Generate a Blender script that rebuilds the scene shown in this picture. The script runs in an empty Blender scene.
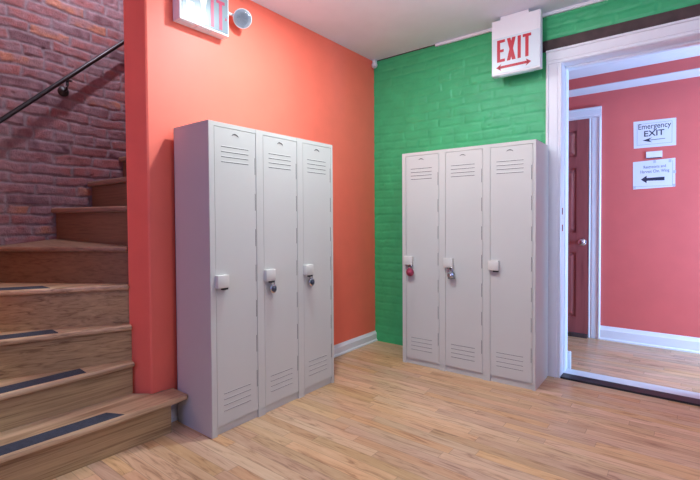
import bpy, bmesh, math, random
import numpy as np
from mathutils import Vector, Matrix
random.seed(7); rng = np.random.default_rng(5)
S = bpy.context.scene
COL = S.collection
PI = math.pi

# ---------------------------------------------------------------- materials
def new_mat(name):
    m = bpy.data.materials.new(name); m.use_nodes = True
    nt = m.node_tree; b = nt.nodes['Principled BSDF']
    return m, nt, b
def N(nt, t, **kw):
    n = nt.nodes.new(t)
    for k, v in kw.items():
        if hasattr(n, k): setattr(n, k, v)
        else: n.inputs[k].default_value = v
    return n
def L(nt, a, b): nt.links.new(a, b)
def paint(name, col, rough=.5, var=.04, bump=.0, scale=6., metal=0., spec=.5, bscale=180., coat=0.):
    """painted / plain surface: slight tonal mottling and fine bump"""
    m, nt, b = new_mat(name)
    tc = N(nt, 'ShaderNodeTexCoord'); nz = N(nt, 'ShaderNodeTexNoise'); nz.inputs['Scale'].default_value = scale
    nz.inputs['Detail'].default_value = 5
    L(nt, tc.outputs['Object'], nz.inputs['Vector'])
    r = N(nt, 'ShaderNodeValToRGB')
    r.color_ramp.elements[0].position = .3; r.color_ramp.elements[1].position = .7
    r.color_ramp.elements[0].color = [c*(1-var) for c in col]+[1]
    r.color_ramp.elements[1].color = [min(1, c*(1+var)) for c in col]+[1]
    L(nt, nz.outputs['Fac'], r.inputs['Fac']); L(nt, r.outputs['Color'], b.inputs['Base Color'])
    b.inputs['Roughness'].default_value = rough; b.inputs['Metallic'].default_value = metal
    b.inputs['Specular IOR Level'].default_value = spec; b.inputs['Coat Weight'].default_value = coat
    if bump:
        n2 = N(nt, 'ShaderNodeTexNoise'); n2.inputs['Scale'].default_value = bscale
        L(nt, tc.outputs['Object'], n2.inputs['Vector'])
        bp = N(nt, 'ShaderNodeBump'); bp.inputs['Strength'].default_value = bump; bp.inputs['Distance'].default_value = .002
        L(nt, n2.outputs['Fac'], bp.inputs['Height']); L(nt, bp.outputs['Normal'], b.inputs['Normal'])
    return m
def math_n(nt, op, a, b=None, c=None):
    n = nt.nodes.new('ShaderNodeMath'); n.operation = op
    for i, v in enumerate((a, b, c)):
        if v is None: continue
        if hasattr(v, 'is_output') or isinstance(v, bpy.types.NodeSocket): nt.links.new(v, n.inputs[i])
        else: n.inputs[i].default_value = v
    return n.outputs[0]

def board_floor(name):
    """oak strip flooring, strips run along X"""
    m, nt, b = new_mat(name)
    tc = N(nt, 'ShaderNodeTexCoord'); sp = N(nt, 'ShaderNodeSeparateXYZ'); L(nt, tc.outputs['Object'], sp.inputs[0])
    W = .057
    row = math_n(nt, 'DIVIDE', sp.outputs['Y'], W); rid = math_n(nt, 'FLOOR', row); fy = math_n(nt, 'FRACT', row)
    wn = N(nt, 'ShaderNodeTexWhiteNoise', noise_dimensions='1D'); L(nt, rid, wn.inputs['W'])
    off = math_n(nt, 'MULTIPLY', wn.outputs['Value'], 9.7)
    ln = math_n(nt, 'MULTIPLY_ADD', wn.outputs['Value'], .35, .55)
    cx = math_n(nt, 'DIVIDE', math_n(nt, 'ADD', sp.outputs['X'], off), ln)
    cid = math_n(nt, 'FLOOR', cx); fx = math_n(nt, 'FRACT', cx)
    cmb = N(nt, 'ShaderNodeCombineXYZ'); L(nt, rid, cmb.inputs[0]); L(nt, cid, cmb.inputs[1])
    w2 = N(nt, 'ShaderNodeTexWhiteNoise', noise_dimensions='2D'); L(nt, cmb.outputs[0], w2.inputs['Vector'])
    # grain
    gm = N(nt, 'ShaderNodeCombineXYZ')
    L(nt, math_n(nt, 'MULTIPLY_ADD', sp.outputs['X'], 2.2, math_n(nt, 'MULTIPLY', w2.outputs['Value'], 40.)), gm.inputs[0])
    L(nt, math_n(nt, 'MULTIPLY', sp.outputs['Y'], 19.), gm.inputs[1])
    L(nt, math_n(nt, 'MULTIPLY', w2.outputs['Value'], 13.), gm.inputs[2])
    g = N(nt, 'ShaderNodeTexNoise'); g.inputs['Scale'].default_value = 1.6; g.inputs['Detail'].default_value = 7; g.inputs['Roughness'].default_value = .62
    g.inputs['Distortion'].default_value = 1.6
    L(nt, gm.outputs[0], g.inputs['Vector'])
    r = N(nt, 'ShaderNodeValToRGB'); cr = r.color_ramp
    cr.elements[0].position = .33; cr.elements[0].color = (.34, .195, .11, 1)
    cr.elements[1].position = .66; cr.elements[1].color = (.63, .43, .27, 1)
    e = cr.elements.new(.46); e.color = (.56, .365, .22, 1)
    L(nt, g.outputs['Fac'], r.inputs['Fac'])
    hs = N(nt, 'ShaderNodeHueSaturation'); L(nt, r.outputs['Color'], hs.inputs['Color'])
    L(nt, math_n(nt, 'MULTIPLY_ADD', w2.outputs['Value'], .26, .87), hs.inputs['Value'])
    sc = N(nt, 'ShaderNodeSeparateColor'); L(nt, w2.outputs['Color'], sc.inputs[0])
    L(nt, math_n(nt, 'MULTIPLY_ADD', sc.outputs[1], .014, .488), hs.inputs['Hue'])
    L(nt, math_n(nt, 'MULTIPLY_ADD', sc.outputs[2], .25, .98), hs.inputs['Saturation'])
    # seams
    d1 = math_n(nt, 'MINIMUM', fy, math_n(nt, 'SUBTRACT', 1., fy))
    d2 = math_n(nt, 'MULTIPLY', math_n(nt, 'MINIMUM', fx, math_n(nt, 'SUBTRACT', 1., fx)), 12.)
    d = math_n(nt, 'MINIMUM', d1, d2)
    mr = N(nt, 'ShaderNodeMapRange'); L(nt, d, mr.inputs['Value']); mr.inputs['From Max'].default_value = .03
    mr.inputs['To Min'].default_value = .5; mr.inputs['To Max'].default_value = 1.
    mx = N(nt, 'ShaderNodeMix', data_type='RGBA', blend_type='MULTIPLY'); mx.inputs[0].default_value = 1
    L(nt, hs.outputs['Color'], mx.inputs[6]); L(nt, mr.outputs[0], mx.inputs[7])
    L(nt, mx.outputs[2], b.inputs['Base Color'])
    b.inputs['Roughness'].default_value = .33
    rr = N(nt, 'ShaderNodeMapRange'); L(nt, g.outputs['Fac'], rr.inputs['Value']); rr.inputs['To Min'].default_value = .42; rr.inputs['To Max'].default_value = .26
    L(nt, rr.outputs[0], b.inputs['Roughness'])
    bp = N(nt, 'ShaderNodeBump'); bp.inputs['Strength'].default_value = .25; bp.inputs['Distance'].default_value = .001
    L(nt, mr.outputs[0], bp.inputs['Height']); L(nt, bp.outputs['Normal'], b.inputs['Normal'])
    return m
def oak(name, c0, c1, rough=.4, axis='Y', freq=1.):
    """solid oak: long streaks along `axis`"""
    m, nt, b = new_mat(name)
    tc = N(nt, 'ShaderNodeTexCoord'); mp = N(nt, 'ShaderNodeMapping')
    s = [20., 20., 60.]; s['XYZ'.index(axis)] = 1.5
    mp.inputs['Scale'].default_value = [v*freq for v in s]
    oi = N(nt, 'ShaderNodeObjectInfo'); 
    cb = N(nt, 'ShaderNodeCombineXYZ'); L(nt, math_n(nt, 'MULTIPLY', oi.outputs['Random'], 30.), cb.inputs[0]); L(nt, math_n(nt, 'MULTIPLY', oi.outputs['Random'], 17.), cb.inputs[2])
    L(nt, tc.outputs['Object'], mp.inputs['Vector']); L(nt, cb.outputs[0], mp.inputs['Location'])
    n = N(nt, 'ShaderNodeTexNoise'); n.inputs['Scale'].default_value = 1.; n.inputs['Detail'].default_value = 6; n.inputs['Roughness'].default_value = .6; n.inputs['Distortion'].default_value = 1.4
    L(nt, mp.outputs[0], n.inputs['Vector'])
    r = N(nt, 'ShaderNodeValToRGB'); cr = r.color_ramp
    cr.elements[0].position = .32; cr.elements[0].color = (*c0, 1); cr.elements[1].position = .66; cr.elements[1].color = (*c1, 1)
    e = cr.elements.new(.48); e.color = (*[(a*.35+c*.65) for a, c in zip(c0, c1)], 1)
    L(nt, n.outputs['Fac'], r.inputs['Fac']); L(nt, r.outputs['Color'], b.inputs['Base Color'])
    b.inputs['Roughness'].default_value = rough
    return m
def attr_mat(name, rough, bump=.5, mul=None, bscale=140.):
    m, nt, b = new_mat(name)
    a = N(nt, 'ShaderNodeAttribute', attribute_name='tone')
    tc = N(nt, 'ShaderNodeTexCoord'); nz = N(nt, 'ShaderNodeTexNoise'); nz.inputs['Scale'].default_value = 38; nz.inputs['Detail'].default_value = 6
    L(nt, tc.outputs['Object'], nz.inputs['Vector'])
    hs = N(nt, 'ShaderNodeHueSaturation'); L(nt, a.outputs['Color'], hs.inputs['Color'])
    L(nt, math_n(nt, 'MULTIPLY_ADD', nz.outputs['Fac'], .9, .55), hs.inputs['Value'])
    L(nt, hs.outputs['Color'], b.inputs['Base Color'])
    b.inputs['Roughness'].default_value = rough
    n2 = N(nt, 'ShaderNodeTexNoise'); n2.inputs['Scale'].default_value = bscale; n2.inputs['Detail'].default_value = 4
    L(nt, tc.outputs['Object'], n2.inputs['Vector'])
    bp = N(nt, 'ShaderNodeBump'); bp.inputs['Strength'].default_value = bump; bp.inputs['Distance'].default_value = .004
    L(nt, n2.outputs['Fac'], bp.inputs['Height']); L(nt, bp.outputs['Normal'], b.inputs['Normal'])
    return m
def emis(name, col, e, rough=.3):
    m, nt, b = new_mat(name)
    b.inputs['Base Color'].default_value = (*col, 1); b.inputs['Emission Color'].default_value = (*col, 1)
    b.inputs['Emission Strength'].default_value = e; b.inputs['Roughness'].default_value = rough
    return m
M = dict(
    floor=board_floor('oak_strip_floor'),
    orange=paint('orange_wall_paint', (.95, .18, .115), .55, .03, .25),
    coral=paint('coral_hall_paint', (.70, .13, .115), .5, .03, .2),
    ceiling=paint('ceiling_paint', (.80, .83, .93), .8, .02, .1),
    hallceil=paint('hall_ceiling_paint', (.72, .72, .76), .8, .02, .1),
    plain=paint('plain_wall_paint', (.34, .36, .40), .8, .03, .1),
    green=paint('green_brick_paint', (.045, .43, .165), .45, .10, .5, 9., bscale=60),
    white=paint('white_trim_paint', (.80, .80, .84), .32, .02, .1),
    brick=attr_mat('old_brick', .85, .9),
    lintel=paint('dark_lintel_wood_and_shade', (.07, .04, .038), .7, .3, .4, 14),
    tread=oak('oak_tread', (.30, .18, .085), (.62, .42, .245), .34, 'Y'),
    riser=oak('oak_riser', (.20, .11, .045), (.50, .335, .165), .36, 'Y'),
    tread_x_shade=oak('oak_tread_cross_shaded', (.17, .10, .06), (.32, .2, .125), .4, 'X'),  # upper steps: their shade is put into this darker oak and its riser
    riser_x_shade=oak('oak_riser_cross_shaded', (.15, .08, .035), (.25, .145, .07), .42, 'X'),
    grip=paint('grip_tape', (.035, .042, .06), .85, .25, .8, 60, bscale=600),
    steel=paint('locker_paint', (.585, .575, .53), .36, .015, .12, 3, bscale=500),
    dark=paint('dark_interior', (.03, .03, .03), .9, .1),
    seam=paint('seam_shadow_metal', (.10, .10, .10), .7, .1),
    latch=paint('latch_cover_paint', (.66, .63, .57), .36, .02, .1),
    black=paint('black_iron', (.012, .012, .014), .38, .2, .1, 20),
    chrome=paint('polished_steel', (.62, .63, .66), .18, .04, 0, 20, metal=1.),
    dialblack=paint('lock_dial_black', (.02, .025, .05), .3, .1),
    lockpink=paint('pink_lock_enamel', (.34, .04, .075), .35, .1),
    lockgrey=paint('grey_lock_enamel', (.16, .19, .20), .4, .1),
    rubber=paint('black_rubber', (.012, .013, .018), .5, .2, .3),
    saddle=paint('pale_saddle', (.60, .62, .66), .35, .06, .1),
    mahog=oak('mahogany_door', (.22, .055, .055), (.38, .11, .105), .3, 'Z', .6),
    plastic=paint('white_plastic', (.78, .78, .80), .4, .01),
    signface=emis('sign_face_lit', (.60, .67, .71), .04),
    signface2=emis('sign_face_bright', (.17, .21, .235), .02),
    signred=paint('sign_red', (.50, .012, .03), .4, .03),
    signmag=paint('sign_magenta', (.42, .015, .07), .4, .02),
    signglare=paint('sign_glare_pale', (.62, .58, .62), .4, .02),  # glare over E and X is painted into this pale colour
    signmid=emis('sign_glare_pink', (.86, .42, .54), .4),
    paper=paint('sign_paper', (.74, .76, .84), .45, .02),
    ink=paint('sign_ink', (.012, .014, .05), .5, .05),
    inkgrey=paint('sign_faded_ink', (.16, .17, .30), .5, .05),
    lens=paint('lamp_lens', (.55, .58, .62), .08, .03, 0, 30, coat=1.),
)
g_, nt_, b_ = new_mat('clear_lamp_glass'); b_.inputs['Transmission Weight'].default_value = 1; b_.inputs['Roughness'].default_value = .12; b_.inputs['Base Color'].default_value = (.85, .9, .95, 1); M['glass'] = g_
M['reflector'] = paint('lamp_reflector', (.62, .66, .72), .30, .02, 0, 30, metal=.35)

# ---------------------------------------------------------------- helpers
def link(name, me, mat, parent=None):
    if mat is not None:
        for mm in (mat if isinstance(mat, (list, tuple)) else [mat]): me.materials.append(mm)
    o = bpy.data.objects.new(name, me); COL.objects.link(o)
    if parent is not None: o.parent = parent
    return o
def obj(name, bm, mat, parent=None, smooth=False):
    bmesh.ops.recalc_face_normals(bm, faces=bm.faces)
    me = bpy.data.meshes.new(name); bm.to_mesh(me); bm.free()
    if smooth:
        for p in me.polygons: p.use_smooth = True
        me.set_sharp_from_angle(angle=math.radians(38))
    return link(name, me, mat, parent)
def bx(bm, x0, x1, y0, y1, z0, z1, bev=0., mi=0, seg=2):
    g = bmesh.ops.create_cube(bm, size=1)
    vs = g['verts']
    for v in vs: v.co = Vector(((x0+x1)/2+v.co.x*(x1-x0), (y0+y1)/2+v.co.y*(y1-y0), (z0+z1)/2+v.co.z*(z1-z0)))
    fs = set(f for v in vs for f in v.link_faces)
    for f in fs: f.material_index = mi
    if bev:
        es = set(e for v in vs for e in v.link_edges)
        r = bmesh.ops.bevel(bm, geom=list(es), offset=bev, segments=seg, affect='EDGES', profile=.5)
        for f in r['faces']: f.material_index = mi
def box(*a, **k):
    bm = bmesh.new(); bx(bm, *a, **k); return bm
def cyl(bm, p0, p1, r, n=20, r2=None, mi=0, cap=True):
    p0, p1 = Vector(p0), Vector(p1); d = p1-p0
    g = bmesh.ops.create_cone(bm, cap_ends=cap, segments=n, radius1=r, radius2=r if r2 is None else r2, depth=d.length)
    q = d.to_track_quat('Z', 'Y').to_matrix().to_4x4()
    bmesh.ops.transform(bm, matrix=Matrix.Translation((p0+p1)/2) @ q, verts=g['verts'])
    for f in set(f for v in g['verts'] for f in v.link_faces): f.material_index = mi
def tube(bm, pts, r, n=12, mi=0):
    pts = [Vector(p) for p in pts]; rings = []
    up = Vector((0, 0, 1))
    for i, p in enumerate(pts):
        t = (pts[min(i+1, len(pts)-1)]-pts[max(i-1, 0)]).normalized()
        a = t.cross(up if abs(t.z) < .95 else Vector((1, 0, 0))).normalized(); b = t.cross(a)
        rings.append([bm.verts.new(p+(a*math.cos(k*2*PI/n)+b*math.sin(k*2*PI/n))*r) for k in range(n)])
    for a, b in zip(rings, rings[1:]):
        for k in range(n): bm.faces.new((a[k], a[(k+1) % n], b[(k+1) % n], b[k])).material_index = mi
    bm.faces.new(rings[0]); bm.faces.new(rings[-1][::-1])
def lathe(bm, prof, origin, axis, n=28, mi=0):
    """prof: list of (radius, distance along axis)"""
    q = Vector(axis).to_track_quat('Z', 'Y'); o = Vector(origin); rings = []
    for r, h in prof:
        rings.append([bm.verts.new(o+q @ Vector((max(r, 1e-5)*math.cos(k*2*PI/n), max(r, 1e-5)*math.sin(k*2*PI/n), h))) for k in range(n)])
    for a, b in zip(rings, rings[1:]):
        for k in range(n): bm.faces.new((a[k], a[(k+1) % n], b[(k+1) % n], b[k])).material_index = mi
    bm.faces.new(rings[0]); bm.faces.new(rings[-1][::-1])
def prism(bm, poly, z0, z1, mi=0):
    """horizontal polygon extruded from z0 to z1"""
    lo = [bm.verts.new((x, y, z0)) for x, y in poly]; hi = [bm.verts.new((x, y, z1)) for x, y in poly]
    bm.faces.new(lo[::-1]).material_index = mi; bm.faces.new(hi).material_index = mi
    n = len(poly)
    for i in range(n): bm.faces.new((lo[i], lo[(i+1) % n], hi[(i+1) % n], hi[i])).material_index = mi
def flat(bm, polys, o, u, v, nrm, t, mi=0):
    """polygons given in (u,v) extruded by t along nrm from point o"""
    o, u, v, nrm = map(Vector, (o, u, v, nrm))
    for poly in polys:
        a = [bm.verts.new(o+u*p+v*q) for p, q in poly]; b = [bm.verts.new(o+u*p+v*q+nrm*t) for p, q in poly]
        bm.faces.new(a[::-1]).material_index = mi; bm.faces.new(b).material_index = mi
        n = len(poly)
        for i in range(n): bm.faces.new((a[i], a[(i+1) % n], b[(i+1) % n], b[i])).material_index = mi
def empty(name, loc=(0, 0, 0), rz=0.):
    o = bpy.data.objects.new(name, None); COL.objects.link(o); o.location = loc; o.rotation_euler = (0, 0, rz)
    o.empty_display_size = .1
    return o
def tag(o, label, cat, group=None):
    o['label'] = label; o['category'] = cat
    if group: o['group'] = group
    return o
def struct(name, bm, mat, parent=None, smooth=False):
    o = obj(name, bm, mat, parent, smooth)
    if parent is None: o['kind'] = 'structure'
    return o
def text_mesh(name, s, size, origin, u, nrm, mat, parent, bold=0., sx=1., t=.0006, align='CENTER', spacing=1.):
    cu = bpy.data.curves.new(name, 'FONT'); cu.body = s; cu.size = size; cu.align_x = align; cu.extrude = t/2; cu.offset = bold
    cu.space_character = spacing; cu.resolution_u = 3
    to = bpy.data.objects.new(name, cu); COL.objects.link(to)
    bpy.context.view_layer.update()
    me = bpy.data.meshes.new_from_object(to.evaluated_get(bpy.context.evaluated_depsgraph_get()))
    bpy.data.objects.remove(to); bpy.data.curves.remove(cu)
    u = Vector(u).normalized(); n = Vector(nrm).normalized(); v = n.cross(u)
    me.transform(Matrix((( u.x*sx, v.x, n.x, origin[0]), (u.y*sx, v.y, n.y, origin[1]), (u.z*sx, v.z, n.z, origin[2]), (0, 0, 0, 1))))
    me.name = name; me.materials.clear()
    return link(name, me, mat, parent)

# ---------------------------------------------------------------- brick walls (real relief)
def vnoise(x, y, seed):
    """smooth value noise, numpy"""
    r = np.random.default_rng(seed); T = r.random((256, 256))
    xi = np.floor(x).astype(int); yi = np.floor(y).astype(int); fx = x-xi; fy = y-yi
    fx = fx*fx*(3-2*fx); fy = fy*fy*(3-2*fy)
    g = lambda a, b: T[a % 256, b % 256]
    return (g(xi, yi)*(1-fx)+g(xi+1, yi)*fx)*(1-fy)+(g(xi, yi+1)*(1-fx)+g(xi+1, yi+1)*fx)*fy
def brick_grid(name, u0, u1, v0, v1, step, place, mat, relief, mortar, keep=None, colour=None, seed=1, course=.0677, blen=.213, wob=.004, edge=.0022):
    nu = int((u1-u0)/step)+1; nv = int((v1-v0)/step)+1
    U, V = np.meshgrid(np.linspace(u0, u1, nu), np.linspace(v0, v1, nv), indexing='ij')
    Vw = V+(vnoise(U*2.2, V*2.2, seed)-.5)*wob*3+(vnoise(U*16, V*16, seed+1)-.5)*wob
    Uw = U+(vnoise(U*20, V*20, seed+2)-.5)*wob*1.2
    row = np.floor(Vw/course).astype(int)
    rr = np.random.default_rng(seed+5); ro = rr.random(400)*.05
    x = Uw/blen+.5*(row % 2)+ro[row % 400]/blen
    hdr = (row % 7 == 3)                      # header course of half bricks
    x = np.where(hdr, x*2, x)
    col = np.floor(x).astype(int)
    fx = (x-col)*np.where(hdr, blen/2, blen); fx = np.minimum(fx, np.where(hdr, blen/2, blen)-fx)
    fy = (Vw/course-row)*course; fy = np.minimum(fy, course-fy)
    d = np.minimum(fx, fy)
    k = (row*131+col*71+7919) % 997
    rnd = rr.random((997, 6)); q = rnd[k]
    m = mortar*.5*(1+.9*(vnoise(U*28, V*28, seed+3)-.5))
    b = np.clip((d-m)/edge/2, 0, 1); b = b*b*(3-2*b)
    h = b*relief*(.7+.6*q[..., 0])+(vnoise(U*55, V*55, seed+4)-.5)*relief*.35+(vnoise(U*9, V*9, seed+8)-.5)*relief*.9
    pits = vnoise(U*33, V*45, seed+9); h -= np.where(pits > .86, (pits-.86)*9*relief, 0)
    P = place(U, V, h).reshape(-1, 3)
    idx = np.arange(nu*nv).reshape(nu, nv)
    F = np.stack([idx[:-1, :-1], idx[1:, :-1], idx[1:, 1:], idx[:-1, 1:]], -1).reshape(-1, 4)
    if keep is not None:
        cu = (U[:-1, :-1]+U[1:, 1:])/2; cv = (V[:-1, :-1]+V[1:, 1:])/2
        F = F[keep(cu, cv).reshape(-1)]
    me = bpy.data.meshes.new(name)
    me.vertices.add(len(P)); me.vertices.foreach_set('co', P.astype(np.float32).ravel())
    me.loops.add(F.size); me.loops.foreach_set('vertex_index', F.astype(np.int32).ravel())
    me.polygons.add(len(F)); me.polygons.foreach_set('loop_start', np.arange(0, F.size, 4, dtype=np.int32))
    me.update(calc_edges=True); me.validate()
    for_sm = np.ones(len(me.polygons), dtype=bool); me.polygons.foreach_set('use_smooth', for_sm)
    if colour is not None:
        C = colour(b, q, U, V)
        a = me.color_attributes.new('tone', 'FLOAT_COLOR', 'POINT')
        a.data.foreach_set('color', np.concatenate([C.reshape(-1, 3), np.ones((nu*nv, 1))], 1).astype(np.float32).ravel())
    o = link(name, me, mat)
    return o

# ================================================================= THE ROOM
H = 2.40          # room ceiling
HC = 2.225        # hall ceiling
WT = .18          # brick wall thickness at the doorway
HY = 1.20         # hall rear wall
XR, YB = 3.8, -5.2
DX0, DX1, DZ = 1.482, 2.40, 2.055   # doorway

struct('floor', box(-1.0, XR+.1, YB-.1, HY+.1, -.06, 0.), M['floor'])
bm = bmesh.new()
bx(bm, 0., XR+.1, YB-.1, .02, H, H+.08)
struct('ceiling', bm, M['ceiling'])
# orange wall, its free end beside the stairs slightly out of true
bm = bmesh.new()
def endpoly(z, xb, yb):
    return [(0, .0, z), (-.135, .0, z), (-.135, -1.99, z), (xb-.004, yb+.012, z), (xb, yb, z), (-.006, -1.993, z), (0., -1.985, z)]
lo = [bm.verts.new(p) for p in endpoly(0, -.131, -2.034)]; hi = [bm.verts.new(p) for p in endpoly(H+1.2, -.131, -2.040)]
n = len(lo); bm.faces.new(lo[::-1]); bm.faces.new(hi)
for i in range(n): bm.faces.new((lo[i], lo[(i+1) % n], hi[(i+1) % n], hi[i]))
struct('wall_left', bm, M['orange'])

# green painted brick wall, relief built up, opening left for the doorway
gw = brick_grid('wall_back', 0., XR, 0., H, .0085,
    lambda U, V, h: np.stack([U, -h, V], -1), M['green'], .0034, .006,
    keep=lambda u, v: ~((u > DX0-.03) & (u < DX1+.03) & (v < DZ+.03)), seed=11, wob=.006, edge=.0028)
gw['kind'] = 'structure'
bm = bmesh.new()
bx(bm, -.135, DX0-.012, .006, WT-.006, 0, H); bx(bm, DX1+.012, XR, .006, WT-.006, 0, H); bx(bm, DX0-.012, DX1+.012, .006, WT-.006, DZ+.01, H)
struct('wall_back_core', bm, M['plain'])
bm = bmesh.new()
bx(bm, .4, DX0-.012, WT-.006, WT, 0, HC); bx(bm, DX1+.012, XR, WT-.006, WT, 0, HC); bx(bm, DX0-.012, DX1+.012, WT-.006, WT, DZ+.01, HC)
struct('wall_hall_front', bm, M['coral'])
# old brick wall of the stairwell
def bcol(b, q, U, V):
    c1 = np.array([.29, .115, .11]); c2 = np.array([.13, .075, .09]); c3 = np.array([.38, .17, .11]); mo = np.array([.235, .185, .20])
    w = np.clip(q[..., 1:2]*1.3, 0, 1); c = c1*w+c2*(1-w)
    c = np.where(q[..., 2:3] > .90, c3, c)
    sm = vnoise(U*7, V*7, 41)[..., None]; sm2 = vnoise(U*26, V*26, 42)[..., None]
    smear = np.clip((sm*.7+sm2*.6-.42)*2.4, 0, .85)        # old mortar and paint smears over the brick faces
    c = c*(1-smear)+np.array([.26, .165, .18])*smear
    return c*b[..., None]+mo*(1-b[..., None])
bw = brick_grid('wall_stair', -2.97, .0, 0., 3.6, .0062, lambda U, V, h: np.stack([-.80-.006+h, U, V], -1), M['brick'], .0046, .009,
    colour=bcol, seed=23, wob=.012, edge=.003, course=.0635)
bw['kind'] = 'structure'
bm = bmesh.new()
bx(bm, -.90, .0, -3.05, -2.97, 0, 3.6); struct('wall_stair_near', bm, M['orange'])
struct('wall_stair_far', box(-.9, -.135, 0., .08, 0, 3.6), M['plain'])
struct('wall_stair_header', box(-.135, -.002, -2.97, -2.045, H, 3.6), M['plain'])
struct('ceiling_stair', box(-.9, 0., -3.05, .1, 3.6, 3.66), M['plain'])
struct('wall_near', box(-.0, XR, YB-.1, YB, 0, H), M['plain'])
struct('wall_left_near', box(-.085, 0., YB, -3.05, 0, H), M['orange'])
struct('wall_right', box(XR, XR+.1, YB, HY, 0, H), M['plain'])
# hall beyond the doorway
struct('wall_hall_back', box(.4, XR, HY, HY+.1, 0, H), M['coral'])
struct('wall_hall_left', box(.32, .4, WT, HY, 0, H), M['coral'])
struct('ceiling_hall', box(.4, XR, WT, HY, HC, HC+.06), M['hallceil'])
bm = bmesh.new(); bx(bm, .4, XR, .985, HY, 2.136, HC); struct('trim_1', bm, M['coral'])       # bulkhead face
struct('trim_2', box(.4, XR, .983, HY, 2.130, 2.136), M['hallceil'])                            # its pale underside
# lintel
bm = bmesh.new(); bx(bm, 1.362, 2.62, -.008, .01, 2.148, 2.222, .003); struct('trim_3', bm, M['lintel'])

# doorway casing, jamb and threshold
def casing_leg(bm, x0, x1, z0, z1, y, s, flip=False):
    """flat casing board with back band and inner bead; s=-1 projects toward -y"""
    w = x1-x0
    prof = [(0, 0), (0, .020), (.006, .024), (.014, .024), (.017, .016), (w-.026, .016), (w-.022, .012), (w-.014, .012), (w-.010, .016), (w-.004, .016), (w, .010), (w, 0)]
    P = [((x1-p if flip else x0+p), y+s*q) for p, q in prof]
    prism(bm, P, z0, z1)
def casing_head(bm, x0, x1, z0, z1, y, s):
    w = z1-z0
    prof = [(0, 0), (0, .010), (.004, .016), (.010, .016), (.014, .012), (.022, .012), (.026, .016), (w-.017, .016), (w-.014, .024), (w-.006, .024), (w, .020), (w, 0)]
    a = [bm.verts.new((x0, y+s*q, z0+p)) for p, q in prof]; b = [bm.verts.new((x1, y+s*q, z0+p)) for p, q in prof]
    bm.faces.new(a); bm.faces.new(b[::-1])
    n = len(prof)
    for i in range(n): bm.faces.new((a[i], b[i], b[(i+1) % n], a[(i+1) % n]))
bm = bmesh.new(); casing_leg(bm, DX0-.094, DX0, 0, DZ+.0, -.004, -1); struct('trim_4', bm, M['white'])
bm = bmesh.new(); casing_leg(bm, DX1, DX1+.094, 0, DZ+.0, -.004, -1, True); struct('trim_5', bm, M['white'])
bm = bmesh.new(); casing_head(bm, DX0-.094, DX1+.094, DZ, DZ+.094, -.004, -1); struct('trim_6', bm, M['white'])
bm = bmesh.new()     # jamb with door stop
bx(bm, DX0-.012, DX0, -.004, WT+.004, 0, DZ+.01); bx(bm, DX0, DX0+.004, .075, .115, 0, DZ)
bx(bm, DX1, DX1+.012, -.004, WT+.004, 0, DZ+.01); bx(bm, DX1-.004, DX1, .075, .115, 0, DZ)
bx(bm, DX0, DX1, -.004, WT+.004, DZ-.002, DZ+.01); bx(bm, DX0, DX1, .075, .115, DZ-.016, DZ-.002)
bx(bm, DX0-.07, DX0, WT, WT+.018, 0, DZ+.07, .003); bx(bm, DX1, DX1+.07, WT, WT+.018, 0, DZ+.07, .003); bx(bm, DX0, DX1, WT, WT+.018, DZ, DZ+.07, .003)
jamb = struct('trim_7', bm, M['white'])
for z in (1.095, .985):
    b_ = bmesh.new(); bx(b_, DX0-.0005, DX0+.0015, .004, .030, z-.022, z+.022, .0006); bx(b_, DX0+.0012, DX0+.002, .010, .022, z-.013, z+.013, 0, 1)
    obj('strike_plate', b_, [M['chrome'], M['dark']], jamb)
bm = bmesh.new(); prism(bm, [(DX0, -.022), (DX1, -.022), (DX1, .068), (DX0, .068)], 0, .012)
tag(obj('threshold_strip', bm, M['rubber']), 'black rubber threshold strip on the floor across the open doorway', 'threshold')
bm = bmesh.new(); bx(bm, DX0, DX1, .068, WT, 0, .012, .003)
tag(obj('threshold_saddle', bm, M['saddle']), 'pale worn saddle lying just behind the black threshold strip', 'threshold')
# white plinth block on the hall side of the jamb
bm = bmesh.new(); bx(bm, DX0-.012, DX0+.020, WT+.018, WT+.036, 0, .125, .004)
struct('trim_8', bm, M['white'])

# baseboards
def base_prof(bm, p0, p1, nrm, h, t=.016):
    p0, p1, nrm = Vector(p0), Vector(p1), Vector(nrm)
    prof = [(0, 0), (t+.008, 0), (t+.008, .010), (t, .018), (t, h*.72), (t*.75, h*.80), (t*.45, h*.93), (t*.3, h), (0, h)]
    a = [bm.verts.new(p0+nrm*q+Vector((0, 0, z))) for q, z in prof]; b = [bm.verts.new(p1+nrm*q+Vector((0, 0, z))) for q, z in prof]
    bm.faces.new(a); bm.faces.new(b[::-1]); n = len(prof)
    for i in range(n): bm.faces.new((a[i], b[i], b[(i+1) % n], a[(i+1) % n]))
bm = bmesh.new(); base_prof(bm, (0, -1.955, 0), (0, 0, 0), (1, 0, 0), .086); struct('baseboard_left', bm, M['white'])
bm = bmesh.new(); base_prof(bm, (1.54, HY, 0), (XR, HY, 0), (0, -1, 0), .118, .018); struct('baseboard_hall', bm, M['white'])

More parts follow.
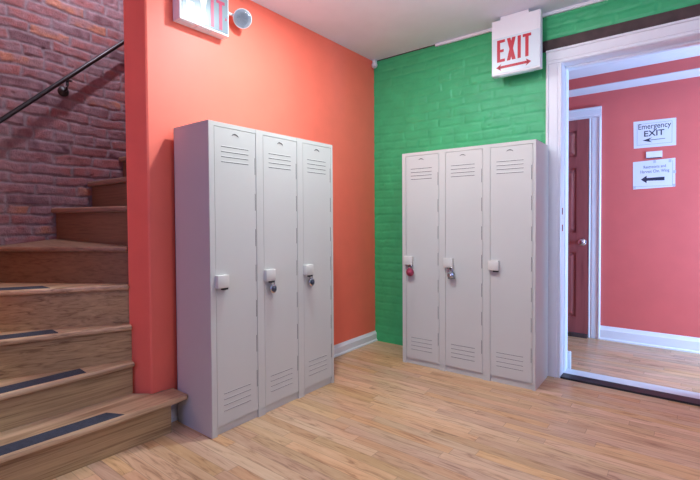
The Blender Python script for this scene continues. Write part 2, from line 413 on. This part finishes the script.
# mahogany door at the rear of the hall
dx0, dx1, dz = .70, 1.448, 1.915
bm = bmesh.new()
def panel_door(bm, x0, x1, z0, z1, y, th):
    cols = [(x0+.095, (x0+x1)/2-.045), ((x0+x1)/2+.045, x1-.095)]
    rows = [(.166, .748), (.918, 1.495), (1.593, 1.823)]
    bx(bm, x0, x1, y-th+.011, y, z0, z1)
    # stiles and rails in front of the sunk field
    xs = [x0, cols[0][0], cols[0][1], cols[1][0], cols[1][1], x1]; f0, f1 = y-th, y-th+.0115
    for a, b in ((xs[0], xs[1]), (xs[2], xs[3]), (xs[4], xs[5])): bx(bm, a, b, f0, f1, z0, z1)
    zs = [z0, rows[0][0], rows[0][1], rows[1][0], rows[1][1], rows[2][0], rows[2][1], z1]
    for a, b in cols:
        for c, d in ((zs[0], zs[1]), (zs[2], zs[3]), (zs[4], zs[5]), (zs[6], zs[7])): bx(bm, a, b, f0, f1, c, d)
        for c, d in rows:   # raised bevelled field
            i = .012; j = .042
            o = [bm.verts.new(p) for p in ((a+i, f1, c+i), (b-i, f1, c+i), (b-i, f1, d-i), (a+i, f1, d-i))]
            q = [bm.verts.new(p) for p in ((a+j, f0+.002, c+j), (b-j, f0+.002, c+j), (b-j, f0+.002, d-j), (a+j, f0+.002, d-j))]
            bm.faces.new(q)
            for k in range(4): bm.faces.new((o[k], o[(k+1) % 4], q[(k+1) % 4], q[k]))
panel_door(bm, dx0, dx1, .03, dz, HY-.001, .016)
door = struct('door_1', bm, M['mahog'])
bm = bmesh.new(); lathe(bm, [(0, 0), (.032, 0), (.032, .005), (.026, .008), (.011, .011), (.010, .026), (.020, .032), (.027, .044), (.026, .056), (.018, .063), (0, .065)], (1.403, HY-.016, .838), (0, -1, 0))
obj('door_knob', bm, M['chrome'], door, True)
struct('trim_9', box(dx0, dx1, HY-.06, HY, 0, .030), M['lintel'])
bm = bmesh.new(); casing_leg(bm, dx1, dx1+.094, 0, dz, HY, -1, True); casing_leg(bm, dx0-.094, dx0, 0, dz, HY, -1); casing_head(bm, dx0-.094, dx1+.094, dz, dz+.094, HY, -1)
struct('trim_10', bm, M['white'])

# white cable raceway along the top of the green wall
bm = bmesh.new(); bx(bm, .585, 1.14, -.022, -.004, H-.022, H-.001, .002); bx(bm, 1.30, 2.9, -.022, -.004, H-.022, H-.001, .002)
tag(obj('cable_raceway', bm, M['white']), 'thin white cable raceway running along the ceiling above the green brick wall', 'raceway')
struct('trim_shadow', box(.002, .585, -.008, 0., H-.007, H), M['lintel'])  # dark strip painted in for the shadow gap under the ceiling, not wood
# corner motion sensor
e = tag(empty('motion_sensor', (.028, -.034, H-.045)), 'small round white sensor in the upper corner where the orange and green walls meet', 'sensor')
bm = bmesh.new(); bmesh.ops.create_uvsphere(bm, u_segments=20, v_segments=14, radius=.026); obj('sensor_head', bm, M['plastic'], e, True)
bm = bmesh.new(); bx(bm, -.016, .012, -.012, .024, .010, .044, .004); obj('mount', bm, M['plastic'], e)
bm = bmesh.new(); lathe(bm, [(0, 0), (.010, 0), (.008, .006), (0, .008)], (.010, -.012, -.021), (.4, -.45, -.8)); obj('sensor_lens', bm, M['lens'], e, True)

# ================================================================= STAIRS
ST = tag(empty('staircase', (0, 0, 0)), 'old oak winder staircase with dark grip strips turning up beside the brick wall', 'staircase')
BX = -.797
Z = [0, .172, .335, .52, .722, .915, 1.125, 1.29, 1.465, 1.64, 1.815, 1.99]
def nosed_tread(poly, z, th=.026, mat=None, tilt=0., nose=None):
    bm = bmesh.new(); prism(bm, poly, z-th, z)
    es = [e for e in bm.edges if abs(e.verts[0].co.z-e.verts[1].co.z) < 1e-6]
    bmesh.ops.bevel(bm, geom=es, offset=.009, segments=3, affect='EDGES', profile=.5)
    if tilt:      # a sagging winder: rises slightly from its nosing to the wall
        a, e = nose; v = Vector((e[0]-a[0], e[1]-a[1])).normalized()
        for w_ in bm.verts: w_.co.z += tilt*abs((w_.co.x-a[0])*v.y-(w_.co.y-a[1])*v.x)
    return obj('tread', bm, mat or M['tread'], ST)
def line_pt(a, b, t): return (a[0]+(b[0]-a[0])*t, a[1]+(b[1]-a[1])*t)
def extend(a, b, xlim=None, ylim=None):
    t = []
    if xlim is not None and abs(b[0]-a[0]) > 1e-6: t.append((xlim-a[0])/(b[0]-a[0]))
    if ylim is not None and abs(b[1]-a[1]) > 1e-6: t.append((ylim-a[1])/(b[1]-a[1]))
    return line_pt(a, b, min(v for v in t if v > 0))
YS = -2.965
NOSE = {1: ((.150, -1.95), (.122, -2.63)), 2: ((-.072, -2.040), (-.095, -2.579)), 3: ((-.090, -2.042), (-.276, -2.533)),
        4: ((-.118, -2.044), (-.420, -2.491)), 5: ((-.132, -2.044), (-.800, -2.455)), 6: ((-.137, -2.044), (-.8, -2.163)),
        7: ((-.137, -1.975), (-.8, -1.965)), 8: ((-.137, -1.775), (-.8, -1.775)), 9: ((-.137, -1.56), (-.8, -1.56)), 10: ((-.137, -1.345), (-.8, -1.345)), 11: ((-.137, -1.13), (-.8, -1.13))}
ends = {k: extend(a, b, BX, YS) for k, (a, b) in NOSE.items()}
def offset_line(a, b, d):
    """shift a line to the climbing side by d"""
    v = Vector((b[0]-a[0], b[1]-a[1])).normalized(); nrm = Vector((v.y, -v.x))
    if nrm.x > 0 and abs(v.y) > abs(v.x): nrm = -nrm
    if abs(v.x) >= abs(v.y) and nrm.y < 0: nrm = -nrm
    return (a[0]+nrm.x*d, a[1]+nrm.y*d), (b[0]+nrm.x*d, b[1]+nrm.y*d)
corner = (BX, YS)
for k in range(1, 11):
    a, e = NOSE[k][0], ends[k]; a2, e2 = NOSE[k+1][0], ends[k+1]
    ra2, re2 = offset_line(a2, e2, .045)
    re2 = extend(ra2, re2, BX, YS) 
    straight = k >= 6
    if k == 1:
        poly = [(.150, -1.8765), (.150, -1.95), e, re2, (-.062, -2.052), (-.060, -2.045), (.001, -1.995), (.001, -1.8765)]
        poly = [(.138, -1.8765), (.150, -1.888), (.150, -1.95), e, re2, (-.117, -2.043), (-.060, -2.040), (.0015, -1.990), (.0015, -1.8765)]
    else:
        poly = [a, e]
        if abs(e[1]-YS) < 1e-3 and abs(re2[0]-BX) < 1e-3: poly.append(corner)
        poly += [re2, ra2]
        if k == 6: poly = [a, e, (BX, re2[1]), (-.137, ra2[1])]
    mat = M['tread'] if k <= 4 else M['tread_x_shade']
    t = nosed_tread(poly, Z[k], .026 if k < 6 else .030, mat, .12 if k == 5 else 0, (a, e))
    # riser below this tread
    q0, q1 = offset_line(a, e, .026); q1 = extend(q0, q1, BX, YS)
    r0, r1 = offset_line(a, e, .044); r1 = extend(r0, r1, BX, YS)
    if k == 1: q0, r0 = (.124, -1.958), (.106, -1.958)
    bm = bmesh.new(); prism(bm, [q0, q1, r1, r0], Z[k-1], Z[k]-.026 if k < 6 else Z[k]-.030)
    obj('riser', bm, M['riser'] if k <= 4 else M['riser_x_shade'], ST)
    if k == 1:      # short return at the newel side
        bm = bmesh.new(); bx(bm, .03, .106, -1.976, -1.958, 0, Z[1]-.026); obj('riser_return', bm, M['riser_x_shade'], ST)
def strip(k, s0, s1, d0, d1, skew=0.):
    a, e = NOSE[k][0], ends[k]
    v = Vector((e[0]-a[0], e[1]-a[1])).normalized()
    p0, _ = offset_line(a, e, d0); p1, _ = offset_line(a, e, d1)
    P = [Vector(p0)+v*s0, Vector(p0)+v*s1, Vector(p1)+v*s1, Vector(p1)+v*(s0+skew)]
    bm = bmesh.new(); prism(bm, [tuple(p) for p in P], Z[k]-.0003, Z[k]+.0016)
    obj('grip_strip', bm, M['grip'], ST)
strip(1, .235, 1.0, .012, .095, .045)
strip(2, .215, .90, .016, .100, 0.)
strip(3, .310, .85, .016, .105, .03)
strip(4, .345, .95, .014, .105, .06)


# handrail
HR = tag(empty('handrail', (0, 0, 0)), 'round black iron handrail slanting up the old brick wall above the stairs', 'handrail')
HXR = -.735
y0, z0, y1, z1 = -2.402, 1.583, -1.75, 2.207
sl = (z1-z0)/(y1-y0)
bm = bmesh.new(); tube(bm, [(HXR, -2.80, z0+sl*(-2.80-y0)), (HXR, y0, z0), (HXR, y1, z1), (HXR, -1.1, z1+sl*(-1.1-y1))], .0125, 16); obj('rail', bm, M['black'], HR, True)
for yb in (-2.72, -2.085, -1.32):
    zb = z0+sl*(yb-y0)
    bm = bmesh.new(); lathe(bm, [(0, 0), (.030, 0), (.030, .005), (.022, .012), (.012, .018), (.009, .020), (0, .021)], (-.803, yb, zb-.068), (1, 0, 0))
    tube(bm, [(-.79, yb, zb-.068), (-.765, yb, zb-.068), (-.748, yb, zb-.060), (HXR, yb, zb-.045), (HXR, yb, zb-.008)], .0075, 10)
    bx(bm, HXR-.011, HXR+.011, yb-.022, yb+.022, zb-.018, zb-.012)
    obj('bracket', bm, M['black'], HR, True)

# ================================================================= LOCKERS
UW, LH = .3024, 1.524
def make_bank(name, W, D, loc, rz, label):
    """front lies in local y=0 looking to -y, x runs left to right, origin front left at the floor"""
    t = tag(empty(name, loc, rz), label, 'lockers', 'banks of three tall lockers')
    u = W/3
    bm = bmesh.new()
    th = .004
    bx(bm, 0, th, .0, D, 0, LH); bx(bm, W-th, W, 0, D, 0, LH); bx(bm, 0, W, D-th, D, 0, LH); bx(bm, 0, W, .0, D, LH-th, LH, .0015)
    bx(bm, th, W-th, .02, D-th, .045, .049)
    obj('body', bm, M['steel'], t)
    bm = bmesh.new(); bx(bm, th, W-th, .030, .034, .01, LH-th); obj('shade_liner', bm, M['dark'], t)  # dark sheet added for the shade seen through slots and door gaps
    L0, R0, ZB, ZT = .030, .017, .042, LH-.022
    for k in range(3):
        x = k*u; f = bmesh.new()
        bx(f, x+(.0006 if k == 0 else 0), x+L0, -.0025, .016, 0, LH-.0006); bx(f, x+u-R0, x+u-(.0006 if k == 2 else 0), -.0025, .016, 0, LH-.0006)
        bx(f, x+L0, x+u-R0, -.0012, .016, ZT, LH-.0006); bx(f, x+L0, x+u-R0, .009, .018, 0, ZB)
        obj('door_frame', f, M['steel'], t)
    for k in range(3):
        x = k*u; a, b = x+L0+.0022, x+u-R0-.0026
        f = bmesh.new(); z0_, z1_ = ZB+.002, ZT-.0025
        cx = x+.152
        def slot_rows(zs):
            return [(x+.070, x+.236, z) for z in zs]
        slots = slot_rows([1.409-.0247*i for i in range(4)])+slot_rows([.196-.0285*i for i in range(4)])
        # plate cut into bands so that every louver is a real opening
        zc = sorted([s[2] for s in slots]); cur = z0_
        sh = .0034
        for z in zc:
            bx(f, a, b, -.0015, .0, cur, z-sh); bx(f, a, x+.070, -.0015, 0, z-sh, z); bx(f, x+.236, b, -.0015, 0, z-sh, z)
            cur = z
        bx(f, a, b, -.0015, 0, cur, z1_)
        bx(f, a, a+.0015, 0, .016, z0_, z1_); bx(f, b-.0015, b, 0, .016, z0_, z1_); bx(f, a, b, .0, .016, z1_-.0015, z1_); bx(f, a, b, 0, .016, z0_, z0_+.0015)
        for xa, xb, z in slots:    # pressed hood over each slot
            v = [f.verts.new(p) for p in ((xa, -.0015, z+.005), (xb, -.0015, z+.005), (xb-.002, -.0026, z-.0002), (xa+.002, -.0026, z-.0002), (xa, -.0015, z), (xb, -.0015, z))]
            f.faces.new((v[0], v[1], v[2], v[3])); f.faces.new((v[0], v[3], v[4])); f.faces.new((v[1], v[5], v[2]))
        d = obj('door', f, M['steel'], t)
        # crescent finger stamping
        f = bmesh.new(); pts = [(cx+.0005+.027*math.cos(an), -.0022, 1.449+.027*math.sin(an)) for an in [math.radians(38+12*i) for i in range(9)]]
        for i, (p, q) in enumerate(zip(pts, pts[1:])):
            w = .0020*math.sin(PI*(i+.7)/8.4)+.0008
            cyl(f, p, q, w, 8)
        obj('stamped_crescent', f, M['seam'], d, True)
        # latch cover with its lower hasp
        f = bmesh.new(); lx0, lx1, lz0, lz1 = x+.025, x+.091, .720, .782
        bx(f, lx0, lx1, -.028, -.001, lz0, lz1, .0032, 0, 2)
        obj('latch_cover', f, M['latch'], d, True)
        f = bmesh.new(); bx(f, lx0+.030, lx1-.004, -.024, -.006, lz0-.010, lz0+.004, .002); obj('hasp', f, M['black'], d)
        # hinge knuckles
        for i in range(8):
            zz = .08+i*.186
            f = bmesh.new(); cyl(f, (b+.0012, -.0030, zz), (b+.0012, -.0030, zz+.085), .0026, 10)
            if i < 7: bx(f, b-.0068, b-.0038, -.0022, -.001, zz+.088, zz+.176, 0, 1)
            obj('hinge', f, [M['steel'], M['seam']], d)
    return t
LB = make_bank('locker_bank', .9073, .3011, (.340, -1.8739, 0), PI/2+0., 'beige metal locker bank of three doors beside the stairs against the orange wall')
RB = make_bank('locker_bank', .924, .2948, (.487, -.0562-.2948, 0), math.radians(.67), 'beige metal locker bank of three doors against the green brick wall beside the doorway')
bpy.context.view_layer.update()

def padlock(bank, ux, style, label):
    """hangs from the hasp of a latch; ux = local x on the bank"""
    p = bank.matrix_world @ Vector((ux, -.020 if style == 'black' else -.027, .716))
    t = tag(empty('padlock', p, bank.rotation_euler.z), label, 'padlock', 'padlocks hanging on the locker latches')
    t.rotation_euler = (0, math.radians(random.uniform(-7, 7)), bank.rotation_euler.z)
    # local: x right, -y toward viewer, z up; body centre below
    cz = -.040
    sc_ = 1. if style == 'black' else 1.18; t.scale = (sc_,)*3
    m = dict(black=(M['chrome'], M['dialblack']), pink=(M['lockpink'], M['lockpink']), grey=(M['lockgrey'], M['chrome']))[style]
    bm = bmesh.new()
    if style == 'grey': 
        lathe(bm, [(0, 0), (.018, 0), (.0215, .002), (.0215, .013), (.018, .015), (0, .015)], (0, .0075, cz), (0, -1, 0), 30)
        bx(bm, -.0205, .0205, -.0070, .0070, cz-.020, cz, .003)
    else:
        lathe(bm, [(0, 0), (.020, 0), (.0235, .002), (.0245, .006), (.0235, .014), (.020, .016), (0, .016)], (0, .008, cz), (0, -1, 0), 30)
    body = obj('lock_body', bm, m[0], t, True)
    bm = bmesh.new(); lathe(bm, [(0, 0), (.0165, 0), (.0165, .002), (.0115, .0035), (.0095, .0085), (.0075, .010), (0, .010)], (0, -.008, cz), (0, -1, 0), 28)
    obj('dial', bm, m[1], t, True)
    bm = bmesh.new(); pts = [(-.0115, 0, cz+.018), (-.0115, 0, cz+.034)]+[(.0115*-math.cos(a), 0, cz+.034+.0115*math.sin(a)) for a in [math.radians(20*i) for i in range(1, 9)]]+[(.0115, 0, cz+.034), (.0115, 0, cz+.018)]
    tube(bm, pts, .0033, 10); obj('shackle', bm, M['chrome'], t, True)
    return t
padlock(LB, 1*.9073/3+.074, 'black', 'round black dial padlock on the middle door of the lockers by the stairs')
padlock(LB, 2*.9073/3+.074, 'black', 'round black dial padlock on the right door of the lockers by the orange wall')
padlock(RB, 0*.924/3+.078, 'pink', 'red-pink round padlock on the left door of the lockers against green brick')
padlock(RB, 1*.924/3+.078, 'grey', 'grey padlock on the middle door of the lockers against green brick')

# ================================================================= SIGNS
def letters(word, h, w, st, gap):
    """list of (polygons, x offset) for E X I T as bold condensed block letters"""
    out = []; x = 0.
    for c in word:
        if c == 'E':
            ps = [[(0, 0), (st, 0), (st, h), (0, h)], [(st, 0), (w, 0), (w, st*.9), (st, st*.9)], [(st, h-st*.9), (w, h-st*.9), (w, h), (st, h)], [(st, h/2-st*.4), (w*.85, h/2-st*.4), (w*.85, h/2+st*.45), (st, h/2+st*.45)]]; a = w
        elif c == 'X':
            k = st*1.15; W_ = w*1.1; yb = (W_/2-k)*h/(W_-k); ps = [[(0, 0), (k, 0), (W_/2, yb), (W_-k, 0), (W_, 0), ((W_+k)/2, h/2), (W_, h), (W_-k, h), (W_/2, h-yb), (k, h), (0, h), ((W_-k)/2, h/2)]]; a = W_
        elif c == 'I': ps = [[(0, 0), (st, 0), (st, h), (0, h)]]; a = st
        elif c == 'T': ps = [[(w/2-st/2, 0), (w/2+st/2, 0), (w/2+st/2, h-st*.9), (w/2-st/2, h-st*.9)], [(0, h-st*.9), (w, h-st*.9), (w, h), (0, h)]]; a = w
        out.append(([[(px+x, py) for px, py in p] for p in ps])); x += a+gap
    return out, x-gap
# sign hanging over the green wall
SX0, SX1, SZ0, SZ1, SF, SBk = 1.073, 1.386, 2.010, 2.378, -.152, -.100
e = tag(empty('exit_sign', (0, 0, 0)), 'white EXIT sign with red letters and double arrow hung in front of the green wall', 'exit sign')
bm = bmesh.new(); bx(bm, SX0, SX1, SF, SBk, SZ0, SZ1, .004); obj('housing', bm, M['plastic'], e)
bm = bmesh.new(); bx(bm, SX0+.055, SX1-.075, SF+.006, SBk-.004, SZ1-.004, H-.0005, .003); obj('canopy', bm, M['plastic'], e)
bm = bmesh.new(); bx(bm, SX0+.006, SX1-.006, SF-.003, SF+.002, SZ0+.012, SZ1-.121, .001); obj('sign_face', bm, M['signface'], e)
ls, tw = letters('EXIT', .146, .0525, .0205, .0120)
ox = SX0+.038
bm = bmesh.new()
for ps in ls: flat(bm, [[(p[0]*1.0, p[1]) for p in q] for q in ps], (ox, SF-.003, SZ0+.086), (1, 0, 0), (0, 0, 1), (0, -1, 0), .0012)
obj('exit_lettering', bm, M['signred'], e)
bm = bmesh.new(); aw = .226
ah = lambda s, x: [(x, .018), (x+s*.034, .018+.023), (x+s*.027, .018+.006), (x+s*.027, .018-.006), (x+s*.034, .018-.023)]
flat(bm, [[(.02, .0095), (aw-.02, .0095), (aw-.02, .0265), (.02, .0265)], ah(1, 0), ah(-1, aw)[::-1]], (ox-.006, SF-.003, SZ0+.032), (1, 0, 0), (0, 0, 1), (0, -1, 0), .0012)
obj('arrow', bm, M['signred'], e)
bm = bmesh.new(); bx(bm, SX0+.05, SX1-.05, SF+.008, SBk-.008, SZ0-.004, SZ0+.001); obj('downlight_lens', bm, M['signface'], e)

# sign on the orange wall with an emergency lamp head at its side
e = tag(empty('exit_sign', (0, 0, 0)), 'white EXIT sign with letters partly paled by painted glare and side lamp on the orange wall above lockers', 'exit sign')
Y0, Y1, ZB, ZT, XF = -1.848, -1.545, 2.088, 2.388, .068
bm = bmesh.new(); bx(bm, .0005, XF, Y0, Y1, ZB, ZT, .004); obj('housing', bm, M['plastic'], e)
bm = bmesh.new(); bx(bm, XF-.002, XF+.003, Y0+.012, Y1-.008, ZB+.010, ZT-.02, .001); obj('sign_face', bm, M['signface2'], e)
bm = bmesh.new(); bx(bm, .012, XF-.012, Y0+.11, Y0+.20, ZB-.003, ZB+.001); bx(bm, .012, XF-.012, Y0+.012, Y0+.09, ZB-.003, ZB+.001); obj('downlight_lens', bm, M['signface'], e)
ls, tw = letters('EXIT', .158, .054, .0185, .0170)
for ps, mt in zip(ls, ('signglare', 'signglare', 'signmag', 'signmag')):
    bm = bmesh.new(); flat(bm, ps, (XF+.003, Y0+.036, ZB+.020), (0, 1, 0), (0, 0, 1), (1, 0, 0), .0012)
    if mt == 'signglare': o = obj('letter', bm, M[mt], e); o['label'] = 'pale letter with glare in its colour'
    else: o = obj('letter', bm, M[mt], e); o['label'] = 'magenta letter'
bm = bmesh.new(); flat(bm, [[(0, .0), (.012, .010), (0, .020)]], (XF+.003, Y0+.276, ZB+.078), (0, 1, 0), (0, 0, 1), (1, 0, 0), .0012); obj('arrow', bm, M['signmag'], e)
lc = Vector((.075, -1.455, 2.222)); ax = Vector((.74, -.46, -.45)).normalized()
bm = bmesh.new(); lathe(bm, [(0, -.048), (.022, -.045), (.040, -.028), (.052, -.006), (.054, .004), (.051, .007), (.0495, .002), (.048, .001), (0, .0005)], lc, ax, 32)
hd = obj('lamp_head', bm, M['plastic'], e, True)
bm = bmesh.new(); lathe(bm, [(0, .0007), (.010, .0012), (.030, .0022), (.044, .005), (.0485, .003)], lc, ax, 32); obj('lamp_reflector', bm, M['reflector'], hd, True)
bm = bmesh.new(); lathe(bm, [(0, .0115), (.024, .010), (.042, .0075), (.0492, .005), (.0492, .003), (0, .003)], lc, ax, 32)
obj('lamp_lens', bm, M['glass'], hd, True)
bm = bmesh.new(); tube(bm, [(.035, Y1-.003, 2.24), (.035, Y1+.03, 2.24), lc-ax*.032], .008, 10); obj('lamp_arm', bm, M['plastic'], e, True)

# paper signs in the hall
def sheet(name, c4, label, th=.0012):
    e = tag(empty(name, (0, 0, 0)), label, 'sign', 'paper notices on the hall wall')
    bm = bmesh.new(); a = [bm.verts.new((x, HY-.001, z)) for x, z in c4]; b = [bm.verts.new((x, HY-.001-th, z)) for x, z in c4]
    bm.faces.new(a); bm.faces.new(b[::-1])
    for i in range(4): bm.faces.new((a[i], a[(i+1) % 4], b[(i+1) % 4], b[i]))
    obj('sheet', bm, M['paper'], e); return e
YF = HY-.0024
e = sheet('paper_sign', [(1.772, 1.842), (2.055, 1.836), (2.056, 1.620), (1.776, 1.621)], 'white Emergency EXIT notice with left arrow, upper sheet on coral hall wall')
text_mesh('lettering', 'Emergency', .062, (1.913, YF, 1.772), (1, 0, 0), (0, -1, 0), M['ink'], e, .0004, .80)
text_mesh('lettering', 'EXIT', .064, (1.911, YF, 1.712), (1, 0, 0), (0, -1, 0), M['ink'], e, .0010, 1.05)
bm = bmesh.new()
flat(bm, [[(0, 0), (.066, .020), (.046, .004), (.046, -.004), (.066, -.020)], [(.046, .002), (.150, .004), (.150, -.000), (.046, -.003)]], (1.835, YF, 1.680), (1, 0, 0), (0, 0, 1), (0, -1, 0), .0008)
obj('arrow', bm, M['ink'], e)
bm = bmesh.new()
x0, x1, z0, z1, w = 1.798, 2.030, 1.645, 1.816, .0016
flat(bm, [[(x0, z0), (x1, z0), (x1, z0+w), (x0, z0+w)], [(x0, z1-w), (x1, z1-w), (x1, z1), (x0, z1)], [(x0, z0), (x0+w, z0), (x0+w, z1), (x0, z1)], [(x1-w, z0), (x1, z0), (x1, z1), (x1-w, z1)]], (0, YF, 0), (1, 0, 0), (0, 0, 1), (0, -1, 0), .0005)
obj('border', bm, M['inkgrey'], e)
e = sheet('paper_sign', [(1.771, 1.510), (2.052, 1.521), (2.053, 1.294), (1.773, 1.284)], 'white directional notice with bold black left arrow, lower sheet on coral hall wall')
text_mesh('lettering', 'Restrooms and', .034, (1.918, YF, 1.452), (1, 0, 0.02), (0, -1, 0), M['inkgrey'], e, .0004, .72)
text_mesh('lettering', 'Harvest Chn. Wing', .034, (1.918, YF, 1.415), (1, 0, 0.02), (0, -1, 0), M['inkgrey'], e, .0004, .72)
bm = bmesh.new(); flat(bm, [[(0, 0), (.040, .031), (.040, .0115), (.158, .0145), (.158, -.0135), (.040, -.0115), (.040, -.031)]], (1.826, YF, 1.362), (1, 0, 0), (0, 0, 1), (0, -1, 0), .0008); obj('arrow', bm, M['ink'], e)
bm = bmesh.new()
x0, x1, z0, z1 = 1.786, 2.036, 1.305, 1.500
flat(bm, [[(x0, z0), (x1, z0), (x1, z0+w), (x0, z0+w)], [(x1-w, z0), (x1, z0), (x1, z1+.004), (x1-w, z1+.004)]], (0, YF, 0), (1, 0, 0), (0, 0, 1), (0, -1, 0), .0005)
obj('border', bm, M['inkgrey'], e)
for px, pz in ((2.018, 1.500), (1.918, 1.502), (2.048, 1.412), (1.782, 1.300), (2.045, 1.305)):
    bm = bmesh.new(); bx(bm, px-.009, px+.009, YF-.0010, YF, pz-.011, pz+.011); obj('tape', bm, M['lens'], e)
e = tag(empty('wall_plaque', (0, 0, 0)), 'small white plate between the two notices on coral hall wall', 'plaque')
bm = bmesh.new(); bx(bm, 1.860, 1.968, HY-.010, HY-.0005, 1.533, 1.586, .002); obj('plate', bm, M['plastic'], e)
bm = bmesh.new(); bx(bm, 1.864, 1.964, HY-.012, HY-.003, 1.530, 1.535); obj('plate_rim', bm, M['ink'], e)

# ================================================================= LIGHT
def light(name, kind, loc, energy, col, **k):
    d = bpy.data.lights.new(name, kind); d.energy = energy; d.color = col
    o = bpy.data.objects.new(name, d); COL.objects.link(o); o.location = loc
    for a, b in k.items():
        if a == 'aim': o.rotation_euler = (Vector(b)-Vector(loc)).to_track_quat('-Z', 'Y').to_euler()
        else: setattr(d, a, b)
    return o
light('ceiling_lamp', 'AREA', (.66, -1.43, 2.392), 13.5, (.76, .92, 1.), shape='DISK', size=.10, aim=(.66, -1.43, 0.))
light('fill_light_middle', 'POINT', (1.35, -1.40, 2.10), 10.5, (1., .96, .95), shadow_soft_size=.15)  # added fill for the orange and green walls, no lamp known here
light('fill_light_far', 'POINT', (2.6, -2.2, 2.10), 9, (1., .96, .94), shadow_soft_size=.10)  # added fill, mostly for the floor, no lamp known here
light('fill_light_rear', 'AREA', (1.3, -5.0, 1.6), 13, (.26, .38, 1.), shape='RECTANGLE', size=1.6, size_y=1.3, aim=(.5, -1.4, 1.2))  # added blue fill from behind the camera, no window there
light('fill_light_side', 'AREA', (3.6, -1.6, 1.4), 4.5, (.20, .30, 1.), shape='RECTANGLE', size=1.2, size_y=1.3, aim=(.9, -.6, 1.1))  # added fill to turn the right bank's side lavender, no window there
light('hall_window_light', 'AREA', (3.74, .46, .95), 62, (.25, .58, 1.), shape='RECTANGLE', size=.5, size_y=.8, aim=(1., .90, 1.2))
light('stair_lamp', 'AREA', (-.27, -2.08, 3.0), 9, (.84, .82, 1.), shape='RECTANGLE', size=.13, size_y=.05, aim=(-.55, -2.15, 0.))
w = bpy.data.worlds.new('world'); w.use_nodes = True; S.world = w
w.node_tree.nodes['Background'].inputs[0].default_value = (.5, .5, .55, 1); w.node_tree.nodes['Background'].inputs[1].default_value = .3

# ================================================================= CAMERA
yaw, pitch, roll, fpx, py = 0.6612, -0.0215, -0.0061, 433.4, 229.29
C_ = Vector((2.1297, -3.0873, 1.0459))
fwd = Vector((-math.sin(yaw), math.cos(yaw), 0)); right = Vector((math.cos(yaw), math.sin(yaw), 0)); up = Vector((0, 0, 1))
F_ = fwd*math.cos(pitch)+up*math.sin(pitch); U_ = up*math.cos(pitch)-fwd*math.sin(pitch)
R3 = right*math.cos(roll)+U_*math.sin(roll); U3 = U_*math.cos(roll)-right*math.sin(roll)
cam = bpy.data.cameras.new('camera'); co = bpy.data.objects.new('camera', cam); COL.objects.link(co)
co.matrix_world = Matrix(((R3.x, U3.x, -F_.x, C_.x), (R3.y, U3.y, -F_.y, C_.y), (R3.z, U3.z, -F_.z, C_.z), (0, 0, 0, 1)))
cam.sensor_fit = 'HORIZONTAL'; cam.sensor_width = 36; cam.lens = fpx/700*36; cam.shift_y = (py-240)/700
cam.clip_start = .02
S.camera = co
S.view_settings.view_transform = 'Standard'; S.view_settings.look = 'None'; S.view_settings.gamma = 1; S.view_settings.use_curve_mapping = False
S.view_settings.exposure = 0.9
